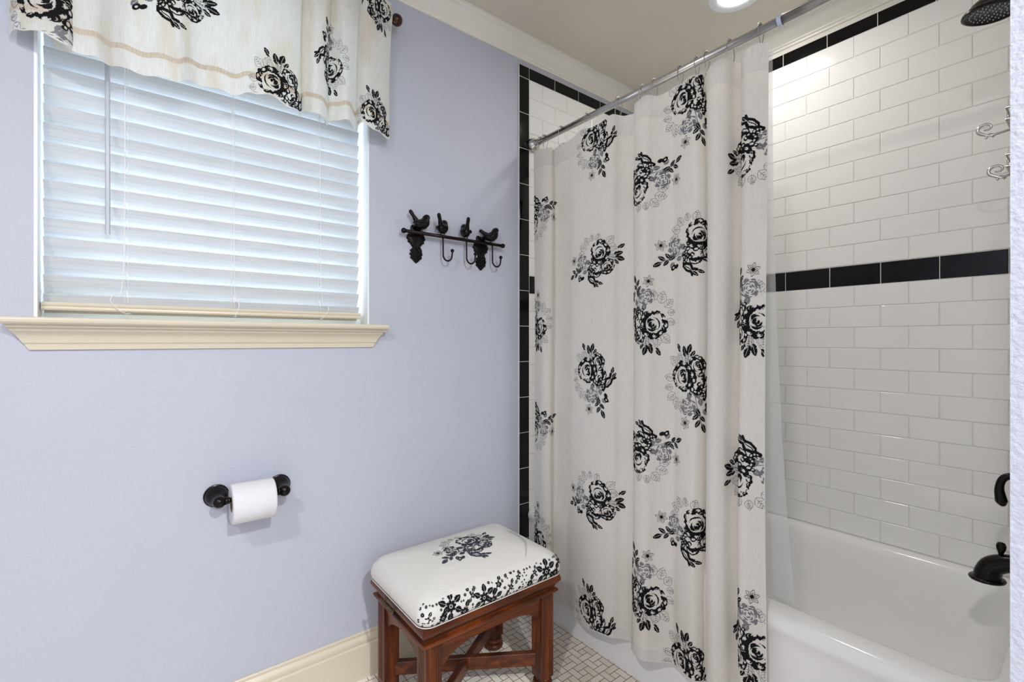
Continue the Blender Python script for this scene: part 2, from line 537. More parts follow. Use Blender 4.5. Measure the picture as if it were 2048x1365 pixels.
# ------------------------------------------------------------------ blind
BYc = 1.628; BX0, BX1 = -.195, .589
blind = empty('window_blind', (.2, BYc, CZ + .08), 'white slatted blind with cords and wand, closed inside the window', 'blind')
g = G()
hw, tilt = .0262, math.radians(61)
for k in range(20):
    zt = CZ + .1165 + .0468 * k                       # room-side upper edge
    jig = rnd.uniform(-.0006, .0006)
    rings = []
    for xx in (BX0, BX0 + .2, BX0 + .4, BX1):
        up = []; dn = []
        for i in range(7):
            t = i / 6.0
            y = BYc - math.cos(tilt) * hw + t * math.cos(tilt) * hw * 2
            z = zt + jig - t * math.sin(tilt) * hw * 2
            bow = math.sin(t * PI) * .0018
            ny, nz = math.sin(tilt), math.cos(tilt)
            up.append((xx, y - ny * bow, z - nz * bow))
            dn.append((xx, y - ny * bow + ny * .0024, z - nz * bow + nz * .0024))
        rings.append(up + dn[::-1])
    g.loft(rings)
g.build('slats', M['slat'], blind, smooth=True, angle=.6)
g = G()
RPf = [(-.024, .0), (-.026, .004), (-.0255, .008), (-.0235, .010), (-.0255, .012), (-.026, .016), (-.024, .0195), (.02, .0195), (.022, .0), ]
g.loft([[(x, BYc + a, CZ + .0765 + b) for a, b in RPf] for x in (BX0 - .002, BX1 + .002)])
g.build('bottom_rail', M['cream'], blind, angle=.5)
G().box(BX0, BX1, BYc - .022, BYc + .022, 2.115, 2.163).build('headrail', M['jamb'], blind)
# tilt wand
g = G()
wx = -.074
g.tube([(wx, BYc - .045, 2.1), (wx + .001, BYc - .04, 1.42)], .0052, n=6)
g.build('tilt_wand', M['wand'], blind)
G().tube([(wx, BYc - .02, 2.14), (wx, BYc - .044, 2.135), (wx, BYc - .045, 2.095)], .002, n=6).build('wand_hook', M['chrome'], blind)
for x, kink in ((-.037, -.028), (.2085, .012), (.455, .022)):
    g = G()
    yf = BYc - .013
    for dx in (-.0035, .0035):
        g.tube([(x + dx, yf - .002, 2.12), (x + dx, yf - .003, CZ + .10)], .0005, n=5)
    for k in range(20):                                 # ladder rungs pulled through the slat notches
        z = CZ + .118 + .0468 * k
        g.tube([(x + .0035, yf - .004, z - .005), (x + .001, yf - .0015, z + .016)], .0014, n=5)
    g.build('ladder_cord', M['cord'], blind)
    pts = crom([(x - .002, yf - .009, 2.12), (x - .001 + kink * .05, yf - .009, 1.7), (x + kink * .25, yf - .010, CZ + .16), (x + kink, yf - .018, CZ + .118), (x + kink * 1.05, yf - .022, CZ + .100), (x + kink * .4, yf - .020, CZ + .078), (x + .004, yf - .014, CZ + .070)], 6)
    G().tube(pts, .0008, n=5).build('lift_cord', M['cord'], blind)
    G().lathe([(.001, 0), (.007, 0), (.0075, .003), (.004, .005), (.001, .005)], (x + .006, BYc - .016, CZ + .0715), (0, 0, 1), 12).build('rail_button', M['wand'], blind, smooth=True)

# ------------------------------------------------------------------ printed rose bouquet
class Ink:
    def __init__(s, wd, ht, res, seed=1):
        s.res = res; s.w = int(wd / res); s.h = int(ht / res)
        s.a = np.zeros((s.h, s.w), np.uint8); s.r = random.Random(seed)
        s.cx = wd / 2; s.cy = ht / 2
        yy, xx = np.mgrid[0:s.h, 0:s.w]
        s.xx = (xx + .5) * res - s.cx; s.yy = (yy + .5) * res - s.cy
    def disc(s, x, y, r, v=1, asp=1.0, rot=0.0):
        R = max(r, r * asp) + s.res
        i0 = max(int((x - R + s.cx) / s.res), 0); i1 = min(int((x + R + s.cx) / s.res) + 2, s.w)
        j0 = max(int((y - R + s.cy) / s.res), 0); j1 = min(int((y + R + s.cy) / s.res) + 2, s.h)
        if i0 >= i1 or j0 >= j1: return
        dx = s.xx[j0:j1, i0:i1] - x; dy = s.yy[j0:j1, i0:i1] - y
        c_, s_ = math.cos(rot), math.sin(rot)
        u = (dx * c_ + dy * s_) / asp; v_ = -dx * s_ + dy * c_
        s.a[j0:j1, i0:i1][u * u + v_ * v_ < r * r] = v
    def stroke(s, pts, wd, v=1, wob=0.0, taper=False):
        for k in range(len(pts) - 1):
            (x0, y0), (x1, y1) = pts[k], pts[k + 1]
            n = max(int(math.hypot(x1 - x0, y1 - y0) / (s.res * .6)), 1)
            for q in range(n):
                t = q / n
                tt = (k + t) / (len(pts) - 1)
                ww = wd * (math.sin(PI * min(max(tt, .08), .92)) if taper else 1) * (1 + s.r.uniform(-wob, wob))
                s.disc(x0 + (x1 - x0) * t + s.r.uniform(-wob, wob) * .4, y0 + (y1 - y0) * t, max(ww / 2, s.res * .55), v)
    def arc(s, cx, cy, r, a0, a1, wd, v=1, asp=1.0, rot=0, wob=.2, wig=0.0, taper=True):
        n = 16; pts = []
        for k in range(n + 1):
            a = a0 + (a1 - a0) * k / n
            rr = r * (1 + wig * math.sin(a * 7 + cx))
            px, py = rr * math.cos(a) * asp, rr * math.sin(a)
            pts.append((cx + px * math.cos(rot) - py * math.sin(rot), cy + px * math.sin(rot) + py * math.cos(rot)))
        s.stroke(pts, wd, v, wob, taper)
    def leaf(s, x, y, L, ang, v=1, fill=False, wd=1.0, fat=.34, vein=True):
        n = 10; a = []; b = []
        ca, sa = math.cos(ang), math.sin(ang)
        for k in range(n + 1):
            t = k / n; h = math.sin(PI * t ** .8) * L * fat * (1 + .08 * math.sin(t * 25))
            a.append((x + ca * L * t - sa * h, y + sa * L * t + ca * h)); b.append((x + ca * L * t + sa * h, y + sa * L * t - ca * h))
        if fill:
            for k in range(n):
                s.stroke([a[k], b[k]], L / n * 1.2, v)
            if vein: s.stroke([(x, y), (x + ca * L * .8, y + sa * L * .8)], wd * .8, 0)
        else:
            s.stroke(a, wd, v); s.stroke(b, wd, v)
            if vein:
                s.stroke([(x, y), (x + ca * L * .85, y + sa * L * .85)], wd * .7, v)
                for t in (.3, .5, .7):
                    for sg in (1, -1):
                        s.stroke([(x + ca * L * t, y + sa * L * t), (x + ca * L * (t + .14) - sg * sa * L * fat * .6, y + sa * L * (t + .14) + sg * ca * L * fat * .6)], wd * .6, v)
    def rose(s, cx, cy, R, asp=1.0, rot=0.0, v=1):
        r = s.r; c_, s_ = math.cos(rot), math.sin(rot)
        def P(a, rr):
            px, py = rr * math.cos(a) * asp, rr * math.sin(a)
            return cx + px * c_ - py * s_, cy + px * s_ + py * c_
        for k in range(34):                              # ruffled dark outer petals
            a = 2 * PI * k / 34 + r.uniform(-.08, .08)
            heavy = 1.0 + .35 * math.cos(a - .3) + .2 * math.cos(2 * a + 1)
            x, y = P(a, R * (.80 + r.uniform(-.07, .09)))
            s.disc(x, y, R * .145 * heavy + r.uniform(0, .06) * R, v)
        for k in range(9):                               # petal lobes with pale centres
            a = 2 * PI * k / 9 + r.uniform(-.2, .2)
            x, y = P(a, R * (.82 + r.uniform(-.05, .07)))
            s.disc(x, y, R * .085, 0, 1.7, a + PI / 2 + rot)
            x, y = P(a + .1, R * .83)
            s.disc(x, y, R * .035, v, 1.5, a)
        for k in range(16):
            a = r.uniform(0, 2 * PI); x, y = P(a, R * r.uniform(.66, .92))
            s.arc(x, y, R * .09, a, a + 2.4, R * .035, 0, wob=.1)
        s.disc(cx - .08 * R * c_, cy - .08 * R * s_, R * .55, 0, asp, rot)
        for rr, a0, a1, wd in ((.50, 2.2, 4.4, .06), (.52, -.9, .7, .10), (.40, .4, 2.3, .09), (.33, -2.2, -.2, .08), (.27, .9, 3.0, .08), (.18, -1.6, 1.2, .11), (.10, 1.0, 3.8, .09), (.42, -1.6, -.7, .07)):
            s.arc(cx + .07 * R, cy + .02 * R, R * rr, a0 + rot, a1 + rot, R * wd * 1.5, v, 1.0 if asp > .9 else asp, 0, .3)
        for k in range(5):
            a = r.uniform(-.9, 1.2)
            x, y = P(a, R * r.uniform(.12, .42)); s.disc(x, y, R * .05, v, 1.8, a + 1.2)
    def greyrose(s, cx, cy, R):
        for rr, n in ((.98, 7), (.72, 6), (.48, 5), (.24, 3)):
            for k in range(n):
                a = 2 * PI * k / n + rr * 4
                s.arc(cx, cy, R * rr, a, a + 5.2 / n, R * .16, 2, wob=.3, wig=.07)
        for k in range(5):
            a = 2 * PI * k / 5
            s.disc(cx + R * .85 * math.cos(a), cy + R * .85 * math.sin(a), R * .16, 2, 1.8, a + 1.5)
    def tulip(s, cx, cy, R, rot):
        c_, s_ = math.cos(rot), math.sin(rot)
        def T(p): return cx + (p[0] * c_ - p[1] * s_) * R, cy + (p[0] * s_ + p[1] * c_) * R
        def Q(pts): return [T(p) for p in pts]
        s.stroke(Q([(-.1, -.9), (-.5, -.5), (-.45, .1), (-.75, .5), (-.95, .75)]), R * .24, 1, .4)
        s.stroke(Q([(-.1, -.9), (.15, -.4), (.0, .1), (.3, .5), (.15, .9)]), R * .21, 1, .4)
        s.stroke(Q([(.0, -.9), (.55, -.55), (.7, 0), (.6, .5), (.85, .85)]), R * .18, 1, .4)
        s.stroke(Q([(.2, -.7), (.42, -.3), (.4, .2), (.55, .6)]), R * .07, 1, .3)
        s.stroke(Q([(-.45, -.4), (-.1, .0), (-.2, .5), (-.5, .75)]), R * .09, 1, .3)
        for k in range(13):
            x, y = T((s.r.uniform(-.7, .35), s.r.uniform(-1.15, -.55))); s.disc(x, y, R * s.r.uniform(.14, .22), 1)
        for k in range(7):
            x, y = T((s.r.uniform(-.95, -.45), s.r.uniform(.3, .8))); s.disc(x, y, R * .1, 1)
        for k in range(10):
            x, y = T((s.r.uniform(-.6, .3), s.r.uniform(-1.0, -.6))); s.disc(x, y, R * .05, 0, 1.7, s.r.uniform(0, 3))
    def star(s, cx, cy, R):
        for k in range(6):
            a = 2 * PI * k / 6 + .3
            s.leaf(cx + math.cos(a) * R * .15, cy + math.sin(a) * R * .15, R * .85, a, 1, False, 1.1, .28, False)
            s.stroke([(cx, cy), (cx + math.cos(a) * R * .62, cy + math.sin(a) * R * .62)], 1.4, 1)
        s.disc(cx, cy, R * .2, 1)
    def bud(s, x, y, L, a):
        s.leaf(x, y, L, a, 1, True, 1.2, .26)
        s.leaf(x - math.cos(a) * L * .25, y - math.sin(a) * L * .25, L * .55, a + .6, 1, True, 1, .2, False)

def bouquet(seed=3, res=1.0):
    k = Ink(216, 292, res, seed)
    X, Y = -26, 30                                       # the large rose
    for a in ((-52, 62, 36, 2.3), (-40, 66, 34, 1.5), (-8, 72, 32, 1.25), (-66, 20, 30, 2.9), (-62, -22, 34, 3.9), (-50, -34, 38, 4.5), (-32, -44, 34, 4.9), (-70, -4, 26, 3.3)):
        k.leaf(a[0] + X + 26, a[1] + Y - 30, a[2], a[3], 2, False, 1.0, .38)
    k.bud(-36, 108, 22, 2.1); k.bud(-14, 96, 26, 1.8); k.bud(-2, 100, 28, 1.25); k.bud(10, 92, 18, 1.0)
    k.stroke([(-10, 70), (-12, 98)], 1.2, 1); k.stroke([(-4, 66), (-1, 100)], 1.1, 1); k.stroke([(-18, 72), (-34, 106)], 1.0, 2)
    # stems and grey leaves down to the right
    for a in ((20, -8, 26, 5.2), (8, -14, 24, 4.2), (34, -30, 22, 4.9), (44, -64, 20, 5.6), (30, -58, 22, 4.2)):
        k.leaf(a[0], a[1], a[2], a[3], 2, True, 1.0, .3)
    k.stroke([(14, 8), (22, -30), (30, -70), (42, -112)], 1.8, 2, .2)
    for a in ((24, -62, 22, 5.3), (30, -76, 22, 3.9), (36, -82, 22, 5.5), (34, -92, 24, 4.2), (42, -104, 28, 5.1), (28, -60, 16, 3.6)):
        k.leaf(a[0], a[1], a[2], a[3], 1, True, 1.0, .22)
    k.greyrose(-2, -56, 25)
    k.star(-12, -104, 19)
    k.tulip(58, 2, 31, -.55)
    k.rose(26, 62, 32, .78, .35)
    k.rose(X, Y, 45, 1.0, .15)
    for x, y, r in ((12, -6, 8), (20, -12, 6), (8, -16, 5), (32, 10, 7), (38, 2, 5), (44, -12, 6), (16, 20, 8)):
        k.disc(x, y, r, 1); k.disc(x + 1, y + 1, r * .4, 0, 1.6, r)
    k.disc(58, -52, 6, 1, 1.5, 2); k.disc(60, -66, 6.5, 1, 1.6, 2.4); k.disc(60, -66, 2.5, 0, 1.5, 2.2)
    k.leaf(82, 10, 22, .9, 1, True, 1, .2); k.leaf(80, 24, 24, 1.3, 1, True, 1, .18)
    for q in range(60):
        k.disc(k.r.uniform(-90, 70), k.r.uniform(-110, 110), .5, 2)
    return k.a
BQ = [bouquet(3), bouquet(11)]

def cells(mask, res, fn, run=3):
    """quads for every inked cell; fn maps arrays (u,v) in metres to points"""
    h, w_ = mask.shape
    fs = []; sl = []; keys = {}
    ku = []; kv = []
    def key(i, j):
        q = (i, j)
        if q not in keys:
            keys[q] = len(ku); ku.append(i); kv.append(j)
        return keys[q]
    for j in range(h):
        row = mask[j]; i = 0
        while i < w_:
            v = row[i]
            if v == 0: i += 1; continue
            e = i + 1
            while e < w_ and row[e] == v and e - i < run: e += 1
            fs.append((key(i, j), key(e, j), key(e, j + 1), key(i, j + 1))); sl.append(int(v))
            i = e
    u = (np.array(ku) - w_ / 2.0) * res; v = (np.array(kv) - h / 2.0) * res
    return fn(u, v), fs, sl

# ------------------------------------------------------------------ hanging cloth
class Cloth:
    """plan curve (a,b) along the rail, hung between two heights"""
    def __init__(s, ctrl, place, sub=10):
        c = np.array(crom(ctrl, sub)); s.ctrl_n = len(ctrl)
        d = np.r_[0, np.cumsum(np.hypot(*(np.diff(c, axis=0).T)))]
        s.c = c; s.d = d; s.L = d[-1]; s.sub = sub; s.place = place
    def u_at(s, idx): return float(np.interp(idx * s.sub, np.arange(len(s.d)), s.d))
    def base(s, u): return np.interp(u, s.d, s.c[:, 0]), np.interp(u, s.d, s.c[:, 1])
    def pt(s, u, z):
        a, b = s.base(u); return s.place(a, b, u, z)
    def pt_off(s, u, z, off):
        p = s.pt(u, z); e = .002
        q1 = s.pt(np.clip(u + e, 0, s.L), z); q0 = s.pt(np.clip(u - e, 0, s.L), z)
        t = q1 - q0
        n = np.stack([t[:, 1], -t[:, 0], np.zeros(len(t))], 1)
        n /= np.maximum(np.linalg.norm(n, axis=1), 1e-9)[:, None]
        return p + n * off

def hang(cl, ztop, zbot, nv, mats, header=None, hem=None, name='fabric', parent=None, step=.0035, motifs=(), flip=1, thick=0):
    nu = int(cl.L / step)
    us = np.linspace(0, cl.L, nu + 1)
    V = []
    for j in range(nv + 1):
        t = j / nv
        zt, zb = ztop(us), zbot(us)
        # rows at fixed distances from top and bottom keep header and hem even
        V.append(cl.pt(us, zt + (zb - zt) * t))
    V = np.concatenate(V)
    F = []; S = []
    n1 = nu + 1
    for j in range(nv):
        s_ = 0
        if header and j < header: s_ = 3
        if hem and j >= nv - hem: s_ = 4
        for i in range(nu):
            F.append((j * n1 + i, (j + 1) * n1 + i, (j + 1) * n1 + i + 1, j * n1 + i + 1)); S.append(s_)
    V = list(map(tuple, V))
    for (u0, z0, rot, which, sc_) in motifs:
        m_ = np.rot90(BQ[which], {0: 0, 90: 1, 180: 2, 270: 3}[rot])
        def fn(u, v):
            U_ = u0 + u * sc_; Z_ = z0 + v * sc_
            zt, zb = ztop(U_), zbot(U_)
            P = cl.pt_off(np.clip(U_, 0.001, cl.L - .001), np.clip(Z_, zb + .002, zt - .002), .0007 * flip)
            P = np.concatenate([P, ((U_ > .002) & (U_ < cl.L - .002) & (Z_ > zb + .003) & (Z_ < zt - .003))[:, None]], 1)
            return P
        P, fs, sl = cells(m_, .001, fn)
        ok = P[:, 3] > .5
        n0 = len(V)
        V.extend(map(tuple, P[:, :3]))
        for f, s_ in zip(fs, sl):
            if all(ok[i] for i in f):
                F.append(tuple(i + n0 for i in f)); S.append(s_)
    o = obj(name, V, F, mats, parent, S, smooth=True)
    return o

# ------------------------------------------------------------------ bathtub
tub = empty('bathtub', (1.315, .07, 0), 'white enamelled alcove bathtub half hidden by the shower curtain', 'bathtub')
x0, x1, y0, y1 = 1.318, 2.098, .07, 1.57
def tr(ix0, ix1, iy0, iy1, r, z): return rrect(x0 + ix0, x1 - ix1, y0 + iy0, y1 - iy1, r, z, 8)
rings = [tr(-.003, 0, 0, 0, .002, 0), tr(-.003, 0, 0, 0, .002, .012), tr(.006, 0, 0, 0, .002, .03), tr(.012, 0, 0, 0, .002, .07), tr(.012, 0, 0, 0, .002, .34),
         tr(.008, 0, 0, 0, .002, .365), tr(.002, 0, 0, 0, .003, .375), tr(0, 0, 0, 0, .003, .388), tr(.003, 0, .0, .0, .004, .401), tr(.012, 0, .002, .002, .006, .411), tr(.026, .003, .006, .006, .01, .4155), tr(.045, .006, .02, .02, .03, .417),
         tr(.072, .028, .05, .05, .08, .4165), tr(.085, .038, .065, .066, .09, .413), tr(.095, .046, .078, .085, .1, .404), tr(.102, .052, .088, .1, .1, .388), tr(.110, .060, .098, .13, .11, .33), tr(.125, .075, .11, .19, .11, .2),
         tr(.145, .095, .125, .25, .12, .1), tr(.175, .13, .155, .30, .1, .07), tr(.25, .22, .25, .42, .05, .062)]
g = G().loft(rings, True, False, True)
g.build('tub_shell', M['tub'], tub, smooth=True, angle=.9)
g = G().lathe([(.001, 0), (.022, 0), (.024, .003), (.02, .005), (.001, .005)], (1.71, .42, .063), (0, 0, 1), 20)
g.build('drain', M['bronze'], tub, smooth=True)

# ------------------------------------------------------------------ shower rod
RX, RZ = 1.345, 2.007
rod = empty('shower_rod', (RX, FY, RZ), 'brushed steel tension shower rod spanning above the bathtub', 'curtain rod')
G().tube([(RX, .545, RZ), (RX, WY - .012, RZ)], .0118, n=20).build('inner_tube', M['chrome'], rod, smooth=True)
G().tube([(RX, FY + .005, RZ), (RX, .548, RZ)], .0136, n=20).build('outer_tube', M['chrome'], rod, smooth=True)
G().lathe([(.0121, 0), (.0143, 0), (.0145, .002), (.0145, .009), (.0143, .011), (.0121, .011)], (RX, .542, RZ), (0, 1, 0), 24).build('joint_band', M['clear'], rod, smooth=True, angle=.6)
for yy, sg in ((WY - .0075, -1), (FY + .002, 1)):
    G().lathe([(.028, 0), (.0295, .003), (.0285, .012), (.025, .020), (.0185, .026), (.0165, .030), (.0150, .044), (.0118, .046)], (RX, yy, RZ), (0, sg, 0), 28).build('end_flange', M['chrome'], rod, smooth=True, angle=.8)
hook_y = [1.5136, 1.488, 1.3846, 1.2418, 1.0942, .9908, .9447, .8459, .7892, .7565, .6839, .598]

# ------------------------------------------------------------------ shower curtain
XB = 1.312
ctrl = [(1.5214, 0), (1.4447, -0.02), (1.4136, -0.004), (1.423, 0.03), (1.3994, 0.036), (1.3427, 0.02), (1.274, -0.005), (1.1613, -0.017), (1.0943, -0.008), (1.0687, 0.018), (1.0406, 0.035), (1.0231, 0.04), (0.998, -0.004), (0.9676, -0.028), (0.931, -0.035), (0.9055, -0.012), (0.8765, 0.008), (0.8557, 0.012), (0.8216, -0.003), (0.7768, -0.013), (0.7582, 0.005), (0.7501, 0.033), (0.7326, -0.015), (0.702, -0.037), (0.6747, -0.022), (0.6631, 0.012), (0.6472, 0.032), (0.6391, -0.005), (0.6167, -0.02), (0.592, -0.01), (0.5687, 0.002)]
def place_curtain(a, b, u, z):
    t = np.clip((z - .1) / 1.86, 0, 1)
    xc = 1.280 + .052 * t ** 1.3                          # leans out over the tub rim
    amp = .92 + .10 * (1 - t) - .25 * np.clip((t - .93) / .07, 0, 1)
    off = b * amp + .0035 * np.sin(u * 26 + 2.0 * t * 2.2) * (1 - .5 * t)
    off = off + .010 * np.sin(u * 7 + 1.0) * (1 - t) ** 2
    lim = np.where(z < .45, 1.3085, 1.3085 + (z - .45) * .6)
    x = xc + off
    x = np.where(x > lim, lim + (x - lim) * .04, x)
    y = a * (1 + (xc - XB) / XB * .85) + .004 * np.sin(z * 3.1 + a * 9)
    y = np.minimum(y, 1.555)
    return np.stack([x, y, z + 0 * x], 1)
cl = Cloth(ctrl, place_curtain)
hu = []
for hy in hook_y:
    i = int(np.argmin(np.abs(cl.c[:, 0] - hy) + (cl.c[:, 1] > .02) * .02)); hu.append(cl.d[i])
hu = np.array(sorted(set(hu)))
def ct_top(u):
    u = np.asarray(u, float)
    d = np.min(np.abs(u[:, None] - hu[None, :]), axis=1)
    return 1.962 - .012 * np.clip(d / .05, 0, 1) ** 1.3
def ct_bot(u):
    return .118 - .022 * np.cos(np.asarray(u) * 3.4) + .006 * np.sin(np.asarray(u) * 31)
P_Z, Q_Z = [1.871, 1.441, 1.006, .576, .146], [1.671, 1.231, .791, .356]
mot = []
for idx, kind in ((.35, 'Q'), (6.9, 'P'), (13.9, 'Q'), (18.6, 'P'), (28.3, 'Q')):
    for n_, zz in enumerate(P_Z if kind == 'P' else Q_Z):
        rot = ((0, 90) if kind == 'P' else (270, 180))[n_ % 2]
        mot.append((cl.u_at(idx), zz, rot, n_ % 2, 1.04))
curt = empty('shower_curtain', (XB, 1.0, .1), 'long cream shower curtain printed with black rose bouquets, drawn along the tub', 'shower curtain')
hang(cl, ct_top, ct_bot, 50, [M['curtain'], M['ink'], M['ink_grey'], M['header'], M['header']], header=2, hem=1, name='curtain_panel', parent=curt, motifs=mot, flip=1)
# stitched seam under the header
us = np.linspace(0.002, cl.L - .002, 500)
P = cl.pt_off(us, ct_top(us) - .0745, .0008); P2 = cl.pt_off(us, ct_top(us) - .0765, .0008)
g = G(); n_ = len(us)
g.add(list(map(tuple, P)) + list(map(tuple, P2)), [(i, i + n_, i + n_ + 1, i + 1) for i in range(n_ - 1)])
g.build('header_seam', M['header'], curt)

# liner inside the tub
def place_liner(a, b, u, z):
    t = np.clip((z - .25) / 1.7, 0, 1)
    x = 1.376 + .100 * (1 - t) ** 2.6 + b * .6
    return np.stack([np.maximum(x, 1.30), a - .032 * (1 - t) ** 2, z + 0 * x], 1)
lc = [(1.53 - i * .0535, .010 * math.sin(i * 2.1)) for i in range(19)]
lc[-1] = (.581, .002)
lc[-2] = (.620, .004)
ll = Cloth(lc, place_liner, 6)
liner = empty('shower_liner', (1.38, 1.0, .3), 'clear frosted vinyl shower liner hanging inside the tub behind the curtain', 'shower liner')
hang(ll, lambda u: 1.955 + 0 * np.asarray(u), lambda u: .398 + .03 * (np.asarray(u) < .2), 30, [M['vinyl']], name='liner_sheet', parent=liner, step=.01)
# curtain rings
places = ['closest to the window wall flange', 'second out from the window wall flange', 'third out from the window wall', 'fourth out from the window wall',
          'fifth out from the window wall', 'sixth out from the window wall', 'seventh out from the window wall', 'eighth out from the window wall', 'fourth from the open curtain edge',
          'third from the open curtain edge', 'second from the open curtain edge', 'at the open curtain edge beside the rod joint']
for i, hy in enumerate(hook_y):
    h = empty('curtain_hook', (RX, hy, RZ), 'steel roller curtain hook %s' % places[i], 'curtain hook', 'roller hooks on the shower rod')
    sw = rnd.uniform(-.010, .010)
    pts = [(RX - .004, hy + sw, 1.940), (RX - .014, hy + sw * .9, 1.955), (RX - .017, hy + sw * .5, 1.98), (RX - .018, hy, RZ)]
    for k in range(1, 8):
        a = PI - PI * k / 8
        pts.append((RX + .018 * math.cos(a), hy, RZ + .0165 * math.sin(a)))
    pts += [(RX + .018, hy, RZ), (RX + .016, hy - sw * .6, 1.98), (RX + .008, hy - sw, 1.962), (RX, hy - sw * 1.1, 1.948)]
    G().tube(crom(pts, 3), .0011, n=6).build('wire_loop', M['chrome'], h, smooth=True)
    for k in range(5):
        a = PI / 2 + (k - 2) * .36
        G().ball((RX + .0165 * math.cos(a), hy, RZ + .0165 * math.sin(a)), .0038, 10).build('roller_ball', M['chrome'], h, smooth=True)

# ------------------------------------------------------------------ valance on its rod
vctrl = [(-0.2446, 1.555), (-0.2211, 1.525), (-0.1858, 1.5), (-0.1524, 1.495), (-0.1361, 1.51), (-0.134, 1.535), (-0.1511, 1.55), (-0.1661, 1.545), (-0.1572, 1.525), (-0.1279, 1.505), (-0.0923, 1.5), (-0.0565, 1.52), (-0.02, 1.53), (0.0272, 1.505), (0.074, 1.5), (0.1196, 1.525), (0.166, 1.525), (0.217, 1.5), (0.2719, 1.49), (0.3346, 1.505), (0.3767, 1.535), (0.3724, 1.553), (0.3928, 1.53), (0.4154, 1.505), (0.4451, 1.515), (0.4648, 1.545), (0.4587, 1.556), (0.4773, 1.53), (0.499, 1.5), (0.5314, 1.52), (0.5603, 1.55), (0.5524, 1.556), (0.5526, 1.515), (0.5714, 1.49), (0.6092, 1.5), (0.6631, 1.54)]
def place_val(a, b, u, z):
    t = np.clip((z - 1.85) / .40, 0, 1)
    y = b * (1 - t ** 3) + (1.492 + (b - 1.52) * .45) * t ** 3
    return np.stack([a + .006 * (1 - t) * np.sin(a * 40), np.minimum(y, 1.562), z + 0 * a], 1)
vl = Cloth(vctrl, place_val)
vb = lambda u: CZ + .700 + .006 * np.sin(np.asarray(u) * 38) + .004 * np.sin(np.asarray(u) * 90) - .022 * np.exp(-((np.asarray(u) - .38) / .16) ** 2)
vt = lambda u: 2.285 + 0 * np.asarray(u)
val = empty('window_valance', (.2, 1.5, 1.85), 'short cream rose print valance gathered on a rod above the blind', 'valance')
vm = [(vl.u_at(2.9), 1.890, 0, 1, 1.1), (vl.u_at(13.4), 2.055, 90, 1, 1.0), (vl.u_at(18.7), 1.868, 0, 1, .92), (vl.u_at(26.0), 2.04, 180, 0, .9), (vl.u_at(34.0), 1.868, 0, 1, .86), (vl.u_at(34.0), 2.27, 180, 0, .8)]
hang(vl, vt, vb, 14, [M['valance'], M['ink'], M['ink_grey'], M['hem'], M['valance']], name='valance_panel', parent=val, motifs=vm, flip=1)
us = np.linspace(0.002, vl.L - .002, 400)
g = G(); n_ = len(us)
for z_a, z_b in ((.060, .046),):
    P = vl.pt_off(us, vb(us) + z_a, .00035); P2 = vl.pt_off(us, vb(us) + z_b, .00035)
    g.add(list(map(tuple, P)) + list(map(tuple, P2)), [(i, i + n_, i + n_ + 1, i + 1) for i in range(n_ - 1)])
g.build('hem_band', M['hem'], val)

vr = empty('valance_rod', (.2, 1.512, 2.254), 'dark bronze curtain rod with round finials above the window', 'curtain rod')
VY = 1.520
G().tube([(-.262, VY, 2.254), (.650, VY, 2.254)], .008, n=14).build('pole', M['finial'], vr, smooth=True)
for sg, xx in ((1, .648), (-1, -.262)):
    G().lathe([(.008, 0), (.0145, .001), (.0155, .004), (.013, .007), (.009, .009), (.008, .012), (.012, .014), (.0125, .017), (.009, .019), (.008, .021),
               (.012, .023), (.0175, .028), (.0198, .036), (.0195, .043), (.016, .051), (.009, .056), (.001, .058)], (xx, VY, 2.254), (sg, 0, 0), 24).build('finial', M['finial'], vr, smooth=True)
    G().tube([(xx - sg * .03, VY, 2.254), (xx - sg * .03, VY + .03, 2.250), (xx - sg * .03, WY, 2.245)], .005, n=8).build('bracket', M['finial'], vr)

# ------------------------------------------------------------------ recessed light above the tub
lx, ly = 1.735, .862
dl = empty('ceiling_downlight', (lx, ly, CH), 'round lit recessed downlight in the ceiling above the bathtub', 'ceiling light')
G().lathe([(.062, -.001), (.068, -.006), (.088, -.006), (.095, -.003), (.097, 0)], (lx, ly, CH), (0, 0, 1), 48, caps=False).build('trim_ring', M['jamb'], dl, smooth=True)
G().lathe([(.001, -.004), (.03, -.0045), (.062, -.002)], (lx, ly, CH), (0, 0, 1), 48, caps=False).build('lens', M['lens'], dl, smooth=True)

# ------------------------------------------------------------------ toilet paper holder and roll
hz, hy_ = CZ - .442, 1.508
hx0, hx1 = .1625, .3270
tp = empty('paper_holder', (.245, WY, hz), 'dark bronze two post toilet paper holder mounted on lavender wall', 'toilet paper holder')
for xx, sg in ((hx0, 1), (hx1, -1)):
    p = G().lathe([(.0315, 0), (.0322, .002), (.0315, .005), (.0290, .006), (.0285, .010), (.0255, .017), (.0195, .025), (.0135, .034), (.0105, .044), (.010, .060), (.010, .066)], (xx, WY, hz), (0, -1, 0), 32).build('mounting_post', M['bronze'], tp, smooth=True, angle=.9)
    G().ball((xx, hy_, hz), .0168, 20).build('ball_end', M['bronze'], p, smooth=True)
    G().lathe([(.008, .012), (.011, .014), (.011, .018), (.008, .019), (.0095, .021), (.0095, .024), (.007, .025)], (xx, hy_, hz), (sg, 0, 0), 16).build('collar', M['bronze'], p, smooth=True, angle=.7)
G().tube([(hx0 + .012, hy_, hz), (hx1 - .012, hy_, hz)], .0068, n=14).build('roller', M['bronze'], tp, smooth=True)
rx0, rx1, rr = .1895, .2985, .0550
rz = hz - .013
roll = empty('toilet_paper_roll', (.245, hy_, rz), 'full white toilet paper roll on the bronze wall holder', 'toilet paper')
g = G()
N = 48
def circ(r, x): return [(x, hy_ + r * math.cos(2 * PI * k / N), rz + r * math.sin(2 * PI * k / N)) for k in range(N)]
